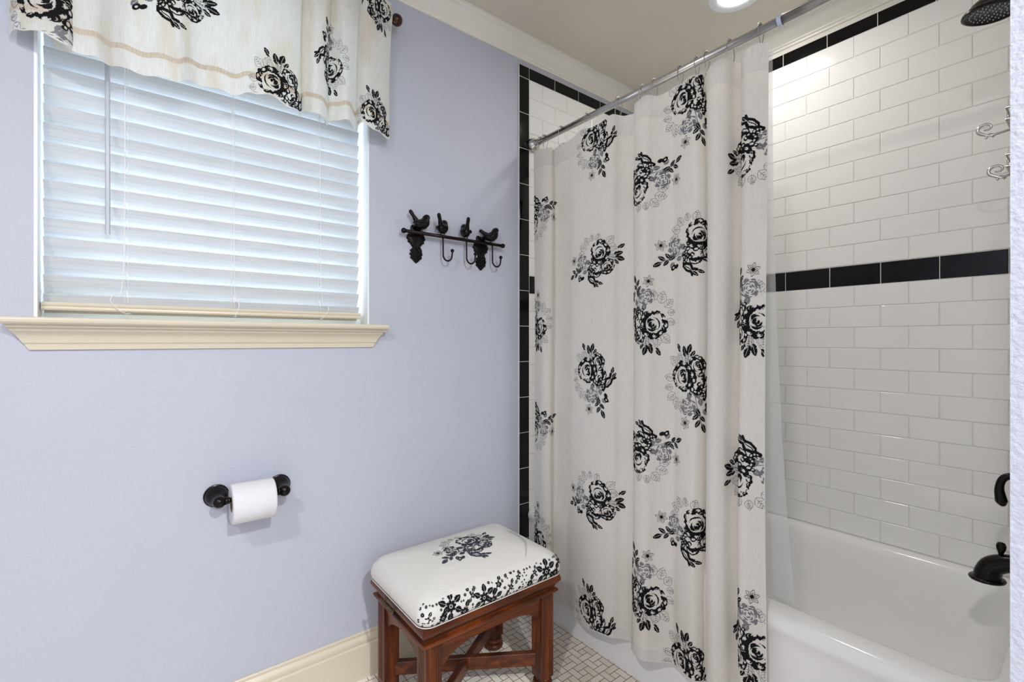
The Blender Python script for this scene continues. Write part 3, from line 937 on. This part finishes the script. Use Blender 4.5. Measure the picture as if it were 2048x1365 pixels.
g.loft([circ(.0205, rx0 + .002), circ(rr - .004, rx0), circ(rr - .001, rx0 + .0015), circ(rr, rx0 + .005), circ(rr, (rx0 + rx1) / 2), circ(rr, rx1 - .005), circ(rr - .001, rx1 - .0015), circ(rr - .004, rx1), circ(.0205, rx1 - .002)], True, False, False)
g.build('tissue', M['paper'], roll, smooth=True)
G().loft([circ(.0207, rx0 + .001), circ(.0207, rx1 - .001), circ(.0198, rx1 - .001), circ(.0198, rx0 + .001), circ(.0207, rx0 + .001)], True, False, False).build('cardboard_core', M['card'], roll, smooth=True, angle=.6)
g = G()
sh = []
for k in range(9):
    t = k / 8
    sh.append((hy_ + rr + .0006 + .002 * math.sin(t * 4), rz + .005 - t * .066))
v = [(x, y + (.001 if x > .25 else 0), z) for (y, z) in sh for x in (rx0 + .002, rx1 - .003)]
g.add(v, [(2 * i, 2 * i + 1, 2 * i + 3, 2 * i + 2) for i in range(8)])
g.build('loose_sheet', M['paper'], roll, smooth=True)

# ------------------------------------------------------------------ bird hook rack
KY, KZ = 1.548, CZ + .3925
rack = empty('wall_hook_rack', (.945, WY, KZ), 'black cast iron hook rack topped with small birds on lavender wall', 'hook rack')
G().tube([(.7257, KY, KZ), (1.165, KY, KZ)], .0064, n=14).build('bar', M['iron_rod'], rack, smooth=True)
for xx in (.7257, 1.165):
    G().ball((xx, KY, KZ), .0098, 16).build('bar_end', M['iron'], rack, smooth=True)
def bracket(xc):
    """leafy cast plate: lobed outline with raised relief"""
    half = [(.004, .030), (.012, .034), (.018, .028), (.020, .018), (.017, .010), (.026, .004), (.031, -.008), (.034, -.018), (.028, -.024), (.030, -.030), (.022, -.036), (.016, -.044), (.012, -.050),
            (.015, -.056), (.022, -.060), (.018, -.066), (.024, -.074), (.018, -.080), (.021, -.088), (.013, -.094), (.008, -.100), (.002, -.106)]
    out = [(x * 1.12, z) for x, z in half] + [(-x * 1.12, z) for x, z in half[::-1]]
    N_ = len(out)
    g = G()
    def ring(s_, y): return [(xc + x * s_, y, KZ + (z + .03) * (s_ * .92 + .08) - .03) for x, z in out]
    g.loft([ring(1, WY), ring(1, WY - .004), ring(.8, WY - .008), ring(.45, WY - .011)], True, False, True)
    for z in (-.012, -.024, -.036):                     # shell ribs
        for k in range(-3, 4):
            g.tube([(xc + k * .0018, WY - .010, KZ - .044), (xc + k * .0065, WY - .0125, KZ - .006 - abs(k) * .002)], .0016, n=5)
    for z, r in ((-.052, .006), (-.066, .0055), (-.080, .0045), (-.092, .0035), (.022, .007)):
        for sx in (-1, 0, 1):
            g.ball((xc + sx * r * 1.6, WY - .010, KZ + z + abs(sx) * .004), r * .75, 8)
    g.tube([(xc, WY - .01, KZ - .004), (xc, KY, KZ)], .006, n=8)
    g.build('leaf_bracket', M['iron'], rack, smooth=True, angle=.9)
bracket(.787); bracket(1.074)
for xx in (.884, .988, 1.112):
    pts = [(xx, KY, KZ - .004), (xx, KY - .001, KZ - .04), (xx, KY - .002, KZ - .072)]
    for k in range(1, 9):
        a = PI + PI * k / 8
        pts.append((xx + .015 + .015 * math.cos(a), KY - .004 - .010 * (k / 8), KZ - .074 + .017 * math.sin(a)))
    pts.append((xx + .031, KY - .016, KZ - .056))
    h = G().tube(crom(pts, 3), .0033, n=8).build('hook', M['iron_rod'], rack, smooth=True)
    G().ball((xx + .031, KY - .016, KZ - .052), .0072, 14).build('hook_ball', M['iron'], h, smooth=True)
def bird(x, facing, lift=0.0, turn=0.0, tail_up=.9):
    """small perched songbird; facing +1 looks to the right"""
    R_ = Matrix.Rotation(turn, 3, 'Z')
    def W(p):
        q = R_ @ Vector((p[0] * facing, p[1], p[2])) * 1.35; return (x + q.x, KY + q.y, KZ + .006 + lift + q.z)
    g = G()
    sp = [(-.019, 0, .020), (-.012, 0, .0175), (-.003, 0, .0165), (.006, 0, .019), (.011, 0, .026), (.014, 0, .034), (.019, 0, .0355), (.024, 0, .033)]
    g.tube([W(p) for p in crom(sp, 3)], list(np.interp(np.linspace(0, 1, 22), [0, .15, .38, .52, .68, .83, .93, 1], [.008, .0155, .0195, .0185, .0145, .0135, .008, .001])), n=14)
    g.tube([W((-.014, 0, .022)), W((-.024, 0, .028 + .008 * tail_up)), W((-.032, 0, .032 + .014 * tail_up)), W((-.034, 0, .034 + .016 * tail_up))], [.0105, .0066, .0072, .004], n=10)
    for sy in (-1, 1):
        g.tube([W((.006, sy * .011, .022)), W((-.006, sy * .0135, .019)), W((-.020, sy * .009, .021))], [.003, .0062, .002], n=8)
        g.tube([W((.0, sy * .005, .006)), W((.0, sy * .005, -.004))], .0018, n=6)
    g.build('bird', M['iron'], rack, smooth=True, angle=1.2)
bird(.795, 1, .004, 0, 1.0)
bird(.882, 1, 0, .75, 1.1)
bird(.984, 1, 0, 1.25, 1.2)
bird(1.104, 1, 0, -.35, .1)

# ------------------------------------------------------------------ stool
SX0, SX1, SY0, SY1 = .573, 1.074, 1.11, 1.47
stool = empty('vanity_stool', (.82, 1.29, 0), 'cherry wood vanity stool with rose print cushion standing against the curtain', 'stool')
g = G()
prof = [(.016, .392), (.009, .392), (.006, .388), (.003, .380), (0, .371), (.001, .364), (.006, .357), (.012, .348), (.017, .342), (.016, .340), (.008, .337), (.006, .332), (.008, .327), (.014, .323), (.020, .320), (.024, .318)]
g.loft([[(SX0 + i, SY0 + i, z), (SX1 - i, SY0 + i, z), (SX1 - i, SY1 - i, z), (SX0 + i, SY1 - i, z)] for i, z in prof])
g.build('seat_frame', M['wood_xy'], stool, angle=.5)
LW = .050
legs = [(SX0 + .018, SY0 + .018), (SX1 - .018 - LW, SY0 + .018), (SX1 - .018 - LW, SY1 - .018 - LW), (SX0 + .018, SY1 - .018 - LW)]
for (x, y) in legs:
    # fluted square section
    def sec(z, gr=True, grow=0.0):
        pts = []
        nf = 5
        def side(p0, d, nrm):
            out = [(0, 0)]
            if gr:
                for k in range(nf):
                    a = .16 + .68 * (k + .15) / nf; b = .16 + .68 * (k + .85) / nf
                    out += [(a, 0), (a + .02, .0016), (b - .02, .0016), (b, 0)]
            else:
                for k in range(nf):
                    a = .16 + .68 * (k + .15) / nf; b = .16 + .68 * (k + .85) / nf
                    out += [(a, 0), (a + .02, 0), (b - .02, 0), (b, 0)]
            return [(p0[0] + d[0] * t * (LW + 2 * grow) - nrm[0] * dp, p0[1] + d[1] * t * (LW + 2 * grow) - nrm[1] * dp, z) for t, dp in out]
        X0, Y0, X1, Y1 = x - grow, y - grow, x + LW + grow, y + LW + grow
        pts += side((X0, Y0), (1, 0), (0, -1)); pts += side((X1, Y0), (0, 1), (1, 0))
        pts += side((X1, Y1), (-1, 0), (0, 1)); pts += side((X0, Y1), (0, -1), (-1, 0))
        return pts
    g = G()
    g.loft([sec(.320, False), sec(.319), sec(.075), sec(.073, False), sec(.050, False)], True, True, True)
    lg = g.build('leg', M['wood_z'], stool, angle=.4)
    g = G()
    fp = [(a_, b_ * .66) for a_, b_ in [(.022, .078), (.026, .074), (.0275, .069), (.024, .064), (.021, .061), (.023, .058), (.029, .054), (.0315, .048), (.030, .042), (.025, .038), (.024, .036), (.030, .032), (.0345, .024), (.034, .014), (.030, .006), (.025, .002), (.024, 0)]]
    rg = []
    for r, z in fp:
        rg.append([(x + LW / 2 + (r + .0012 * math.sin(k * 2 * PI / 4)) * math.cos(2 * PI * k / 64), y + LW / 2 + (r + .0012 * math.sin(k * 2 * PI / 4)) * math.sin(2 * PI * k / 64), z) for k in range(64)])
    g.loft(rg)
    g.build('bun_foot', M['wood_z'], lg, smooth=True, angle=.9)
# shaped aprons with bracketed corners
def apron(p, q, nrm, mat):
    L = math.dist(p, q); d = ((q[0] - p[0]) / L, (q[1] - p[1]) / L)
    bot = [(0, .254), (.010, .254), (.019, .261), (.032, .271), (.050, .279), (.074, .286), (.10, .291)]
    prof_ = bot + [(L / 2, .292)] + [(L - a, b) for a, b in bot[::-1]]
    prof_ = crom([np.array(c_) for c_ in prof_], 3)
    top = [(c_[0], .322) for c_ in prof_]
    rings_ = []
    th = .015
    V = []
    n_ = len(prof_)
    for off in (0, th):
        for a, b in prof_: V.append((p[0] + d[0] * a - nrm[0] * off, p[1] + d[1] * a - nrm[1] * off, b))
        for a, b in top: V.append((p[0] + d[0] * a - nrm[0] * off, p[1] + d[1] * a - nrm[1] * off, b))
    F = []
    for i in range(n_ - 1):
        F.append((i, i + 1, n_ + i + 1, n_ + i)); F.append((2 * n_ + i, 3 * n_ + i, 3 * n_ + i + 1, 2 * n_ + i + 1))
        F.append((i, 2 * n_ + i, 2 * n_ + i + 1, i + 1)); F.append((n_ + i, n_ + i + 1, 3 * n_ + i + 1, 3 * n_ + i))
    G().add(V, F).build('apron', mat, stool)
ins = .026
apron((SX0 + .018 + LW, SY0 + ins), (SX1 - .018 - LW, SY0 + ins), (0, -1), M['wood_x'])
apron((SX0 + .018 + LW, SY1 - ins), (SX1 - .018 - LW, SY1 - ins), (0, 1), M['wood_x'])
apron((SX0 + ins, SY0 + .018 + LW), (SX0 + ins, SY1 - .018 - LW), (-1, 0), M['wood_y'])
apron((SX1 - ins, SY0 + .018 + LW), (SX1 - ins, SY1 - .018 - LW), (1, 0), M['wood_y'])
def bar(p, q, w_, z0, z1, name, mat):
    p = Vector((p[0], p[1], 0)); q = Vector((q[0], q[1], 0)); d = (q - p).normalized(); n = Vector((-d.y, d.x, 0)) * w_ / 2
    g = G(); e = .003
    def ring(o): return [tuple(o - n + Vector((0, 0, z0 + e))), tuple(o - n * .85 + Vector((0, 0, z0))), tuple(o + n * .85 + Vector((0, 0, z0))), tuple(o + n + Vector((0, 0, z0 + e))),
                         tuple(o + n + Vector((0, 0, z1 - e))), tuple(o + n * .85 + Vector((0, 0, z1))), tuple(o - n * .85 + Vector((0, 0, z1))), tuple(o - n + Vector((0, 0, z1 - e)))]
    g.loft([ring(p), ring(q)])
    g.build(name, mat, stool)
hl = LW * .75
bar((legs[3][0] + hl, legs[3][1] + LW - hl), (legs[1][0] + LW - hl, legs[1][1] + hl), .020, .082, .124, 'cross_stretcher', M['wood_x'])
bar((legs[0][0] + hl, legs[0][1] + hl), (legs[2][0] + LW - hl, legs[2][1] + LW - hl), .020, .080, .122, 'cross_stretcher', M['wood_x'])
# brass handle on the side of the frame
g = G()
hzz = .374; hxx = SX0 - .016
g.tube([(hxx, 1.262, hzz), (hxx, 1.340, hzz)], [.0040, .0040], n=10)
for yy in (1.258, 1.264, 1.338, 1.344):
    g.lathe([(.002, -.003), (.0058, -.0015), (.0058, .0015), (.002, .003)], (hxx, yy, hzz), (0, 1, 0), 12)
for yy in (1.268, 1.334):
    g.tube([(hxx, yy, hzz), (SX0 + .004, yy, hzz + .008)], .0034, n=8)
g.build('handle', M['brass'], stool, smooth=True, angle=.6)

# cushion
QX0, QX1, QY0, QY1 = SX0 - .004, SX1 + .006, SY0 - .006, SY1 + .004
cprof = [(.012, .386), (.004, .388), (.0, .394), (-.0035, .404), (-.003, .417), (.001, .430), (.007, .440), (.016, .449), (.029, .4565), (.048, .463), (.075, .471), (.105, .477), (.135, .481), (.165, .483)]
c_arc = np.r_[0, np.cumsum([math.dist(cprof[i], cprof[i + 1]) for i in range(len(cprof) - 1)])]
c_in = np.array([c_[0] for c_ in cprof]); c_z = np.array([c_[1] for c_ in cprof])
rings = []
fine = np.linspace(0, c_arc[-1], 40)
ci, cz_ = np.interp(fine, c_arc, c_in), np.interp(fine, c_arc, c_z)
def crr(i, z):
    r = max(.036 - i * .1, .018)
    return rrect(QX0 + i, QX1 - i, QY0 + i, QY1 - i, r, z, 10)
for i_, z_ in zip(ci, cz_): rings.append(crr(float(i_), float(z_)))
g = G().loft(rings, True, True, True)
cv = list(g.v); cf = list(g.f); cs = [0] * len(cf)
# centre bouquet
def zt_(x, y):
    d = np.minimum(np.minimum(x - QX0, QX1 - x), np.minimum(y - QY0, QY1 - y))
    return np.interp(d, c_in[5:], c_z[5:])
m_ = np.rot90(BQ[1], 1)
def fn(u, v):
    a = .04
    x = .818 + (u * math.cos(a) - v * math.sin(a)) * .92; y = 1.288 + (u * math.sin(a) + v * math.cos(a)) * .98
    return np.stack([x, y, zt_(x, y) + .0012], 1)
P, fs, sl = cells(m_, .001, fn)
n0 = len(cv); cv += list(map(tuple, P)); cf += [tuple(i + n0 for i in f) for f in fs]; cs += [{1: 3, 2: 3}[s_] for s_ in sl]
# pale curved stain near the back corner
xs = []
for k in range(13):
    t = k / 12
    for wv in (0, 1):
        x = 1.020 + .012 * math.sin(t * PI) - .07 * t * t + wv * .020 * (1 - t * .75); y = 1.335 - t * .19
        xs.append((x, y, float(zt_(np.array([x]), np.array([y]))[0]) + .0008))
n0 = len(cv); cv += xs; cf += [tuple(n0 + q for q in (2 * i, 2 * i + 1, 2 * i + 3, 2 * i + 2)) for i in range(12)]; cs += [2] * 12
# floral border along the front
k = Ink(560, 70, .9, 5)
rb = k.r
def flower(x, y, R, n=9):
    for q in range(n):
        a = 2 * PI * q / n
        k.disc(x + math.cos(a) * R * .68, y + math.sin(a) * R * .68, R * .27, 1, 1.5, a)
    k.disc(x, y, R * .68, 1); k.disc(x, y, R * .34, 0); k.disc(x, y, R * .2, 1)
def dot_leaf(x, y, L, a, f=.3):
    k.leaf(x, y, L, a, 1, True, 1.2, f)
xq = -250
for q, (fx, fy, fr) in enumerate([(-238, -8, 8), (-196, -16, 11), (-170, 6, 15), (-128, -22, 12), (-98, 12, 8), (-62, -6, 14), (-30, -24, 13), (-8, 14, 10), (34, -6, 9), (66, 12, 8), (108, -20, 11), (130, 8, 8), (176, -4, 16), (214, -18, 12), (238, 12, 10)]):
    for a in ([.5, 1.4, 2.6, 3.7, 4.6, 5.7] if fr > 12 else [1.1, 3.9]):
        L = fr * 1.9; x1_, y1_ = fx + math.cos(a) * fr * .7, fy + math.sin(a) * fr * .7
        k.stroke([(fx, fy), (fx + math.cos(a) * L * 1.0, fy + math.sin(a) * L * 1.0)], 1.1, 1)
        dot_leaf(fx + math.cos(a) * fr * 1.05, fy + math.sin(a) * fr * 1.05, L * .85, a)
for q in range(700):
    x, y = rb.uniform(-276, 276), rb.uniform(-33, 33)
    i_, j_ = int((x + k.cx) / k.res), int((y + k.cy) / k.res)
    r_ = rb.choice([2.6, 3.4, 4.2, 5.2])
    R_ = int((r_ + 2.4) / k.res)
    if k.a[max(j_ - R_, 0):j_ + R_, max(i_ - R_, 0):i_ + R_].any(): continue
    if rb.random() < .55:
        k.disc(x, y, r_, 1); k.disc(x, y, r_ * .35, 2)
    else:
        dot_leaf(x - r_, y - r_ * .5, r_ * 2.6, rb.uniform(0, 3), .32)
for (fx, fy, fr) in [(-238, -8, 8), (-196, -16, 11), (-170, 6, 15), (-128, -22, 12), (-98, 12, 8), (-62, -6, 14), (-30, -24, 13), (-8, 14, 10), (34, -6, 9), (66, 12, 8), (108, -20, 11), (130, 8, 8), (176, -4, 16), (214, -18, 12), (238, 12, 10)]:
    flower(fx, fy, fr, 8 if fr > 10 else 5)
def edge_pt(p, i):
    """point at distance p along the front edge of the cushion, wrapped round both corners, inset i"""
    r0 = .036; r = np.maximum(r0 - i, .02)
    half = (QX1 - QX0) / 2 - r0; cx = (QX0 + QX1) / 2
    th = np.clip((np.abs(p) - half) / r0, 0, 1.25); sg = np.sign(p)
    x = cx + sg * (np.minimum(np.abs(p), half) + (r0 - i) * np.sin(th))
    y = QY0 + r0 - (r0 - i) * np.cos(th)
    return x, y
def fnb(u, v):
    s_ = .035 + v + .003                                       # height measured over the curve of the side
    s2 = np.clip(s_ + .004, .010, .09)
    i = np.interp(s2, c_arc, c_in); z = np.interp(s2, c_arc, c_z)
    x, y = edge_pt(u, i - .0009)
    return np.stack([x, y, z + .0006], 1)
P, fs, sl = cells(k.a, .0009, fnb, run=2)
n0 = len(cv); cv += list(map(tuple, P)); cf += [tuple(i + n0 for i in f) for f in fs]; cs += [{1: 1, 2: 4}[s_] for s_ in sl]
cu = obj('cushion', cv, cf, [M['cushion'], M['ink'], M['patch'], M['ink_navy'], M['ink_grey']], stool, cs, smooth=True)
# piping along the cushion's lower edge
pp = crr(.0, .389)
G().tube(pp, .0014, n=6, closed=True).build('piping', M['cushion'], cu, smooth=True)

# ------------------------------------------------------------------ shower head, valve, spout, caddy on the faucet wall
BX = 1.72
FW = FY + .006
head = empty('overhead_shower', (BX, FW, 2.02), 'bronze bell shower head on an arm above the bathtub', 'shower head')
G().lathe([(.028, 0), (.029, .003), (.022, .008), (.010, .012)], (BX, FW, 2.045), (0, 1, 0), 24).build('wall_flange', M['bronze'], head, smooth=True)
G().tube(crom([(BX, FW, 2.045), (BX, FW + .05, 2.047), (BX, FW + .090, 2.048), (BX, FW + .115, 2.040)], 6), .0095, n=12).build('arm', M['bronze'], head, smooth=True)
ax = Vector((0, .10, -1)).normalized()
hc = Vector((BX, .186, 2.046))
bell = G().lathe([(.010, 0), (.013, .004), (.012, .010), (.018, .013), (.030, .020), (.040, .030), (.046, .040), (.050, .047), (.056, .051), (.0565, .055), (.052, .056), (.048, .053), (.001, .052)], tuple(hc), tuple(ax), 40).build('bell', M['bronze'], head, smooth=True, angle=.8)
g = G()
u_ = ax.cross(Vector((1, 0, 0))).normalized(); v_ = ax.cross(u_)
for ring_r, n_ in ((.010, 6), (.020, 12), (.030, 18), (.040, 24)):
    for q in range(n_):
        a = 2 * PI * q / n_
        g.lathe([(.0015, 0), (.0013, .004)], tuple(hc + ax * .0515 + (u_ * math.cos(a) + v_ * math.sin(a)) * ring_r), tuple(ax), 6)
g.build('spray_nozzles', M['wand'], head)

caddy = empty('shower_caddy', (BX, FW + .01, 1.60), 'chrome wire shower caddy with scrolled ends hanging below the shower head', 'shower caddy')
g = G()
for sx in (-1, 1):
    g.tube(crom([(BX + sx * .006, FW + .045, 2.062), (BX + sx * .03, FW + .012, 2.02), (BX + sx * .045, FW + .008, 1.95), (BX + sx * .05, FW + .008, 1.545)], 5), .0024, n=8)
g.tube(crom([(BX - .006, FW + .045, 2.062), (BX, FW + .045, 2.066), (BX + .006, FW + .045, 2.062)], 4), .0024, n=8)
g.build('hanger_frame', M['chrome'], caddy, smooth=True)
for zz, nm in ((1.672, 'upper_basket'), (1.560, 'lower_basket')):
    g = G()
    for z2 in (zz, zz + .028):
        g.tube([(BX - .11, FW + .006, z2), (BX + .11, FW + .006, z2), (BX + .11, FW + .085, z2), (BX - .11, FW + .085, z2)], .0022, n=8, closed=True)
    for q in range(9):
        xx = BX - .1 + q * .025
        g.tube([(xx, FW + .006, zz), (xx, FW + .085, zz), (xx, FW + .085, zz + .028)], .0014, n=6)
    bk = g.build(nm, M['chrome'], caddy, smooth=True)
    reach = .040 if zz > 1.62 else .020
    g = G()
    c0 = Vector((BX - .02, FW + .090 + reach, zz + .020))
    sp = []
    for q in range(22):                                  # flat ribbon scroll curling out of the basket front
        a = -1.0 + q * .30; r = .0175 * (1 - q / 30)
        sp.append((c0.x, c0.y + r * math.cos(a), c0.z + r * math.sin(a) * .8))
    g.tube([(BX - .02, FW + .085, zz + .002), (c0.x, c0.y - .006, c0.z - .022)] + sp, [.003, .003] + [.0042 - .0001 * q for q in range(22)], n=8)
    sp2 = [(c0.x, c0.y - .002 - .006 * q * .3 + .004 * math.sin(q), c0.z - .022 - .005 * math.cos(q * 1.1)) for q in range(9)]
    g.tube(sp2, .0026, n=6)
    g.build('scroll_end', M['chrome'], bk, smooth=True)

valve = empty('shower_valve', (BX, FW, .78), 'dark bronze single lever shower valve on the faucet wall', 'shower valve')
G().lathe([(.080, 0), (.082, .003), (.076, .008), (.05, .012), (.032, .02), (.028, .04), (.022, .055), (.018, .066), (.012, .072), (.001, .074)], (BX, FW, .79), (0, 1, 0), 40).build('escutcheon', M['bronze'], valve, smooth=True)
G().tube(crom([(BX, FW + .066, .800), (BX - .002, FW + .085, .806), (BX - .006, FW + .101, .796), (BX - .008, FW + .107, .772), (BX - .01, FW + .104, .745), (BX - .01, FW + .100, .728)], 5),
         list(np.interp(np.linspace(0, 1, 26), [0, .3, .55, .85, 1], [.008, .0085, .0085, .0125, .004])), n=12).build('lever', M['bronze'], valve, smooth=True)

spout = empty('tub_spout', (BX, FW, .58), 'dark bronze tub spout with diverter knob above the tub rim', 'tub spout')
G().lathe([(.030, 0), (.031, .003), (.026, .010), (.02, .014)], (BX, FW, .585), (0, 1, 0), 28).build('spout_flange', M['bronze'], spout, smooth=True)
g = G()
cen = crom([(FW + .004, .586), (FW + .05, .587), (FW + .09, .583), (FW + .118, .568), (FW + .128, .547), (FW + .130, .532)], 5)
rad = np.interp(np.linspace(0, 1, len(cen)), [0, .3, .6, .85, 1], [.021, .021, .024, .0265, .0275])
g.tube([(BX, c_[0], c_[1]) for c_ in cen], list(rad), n=24)
g.build('spout_body', M['bronze'], spout, smooth=True, angle=.9)
G().lathe([(.027, 0), (.0345, -.001), (.036, .003), (.034, .006), (.026, .007)], (BX, FW + .130, .528), (0, .05, 1), 28).build('mouth_rim', M['bronze'], spout, smooth=True)
G().lathe([(.0045, 0), (.0045, .008), (.006, .012), (.0092, .022), (.0098, .030), (.007, .037), (.001, .039)], (BX, FW + .106, .594), (0, -.05, 1), 16).build('diverter_knob', M['bronze'], spout, smooth=True)
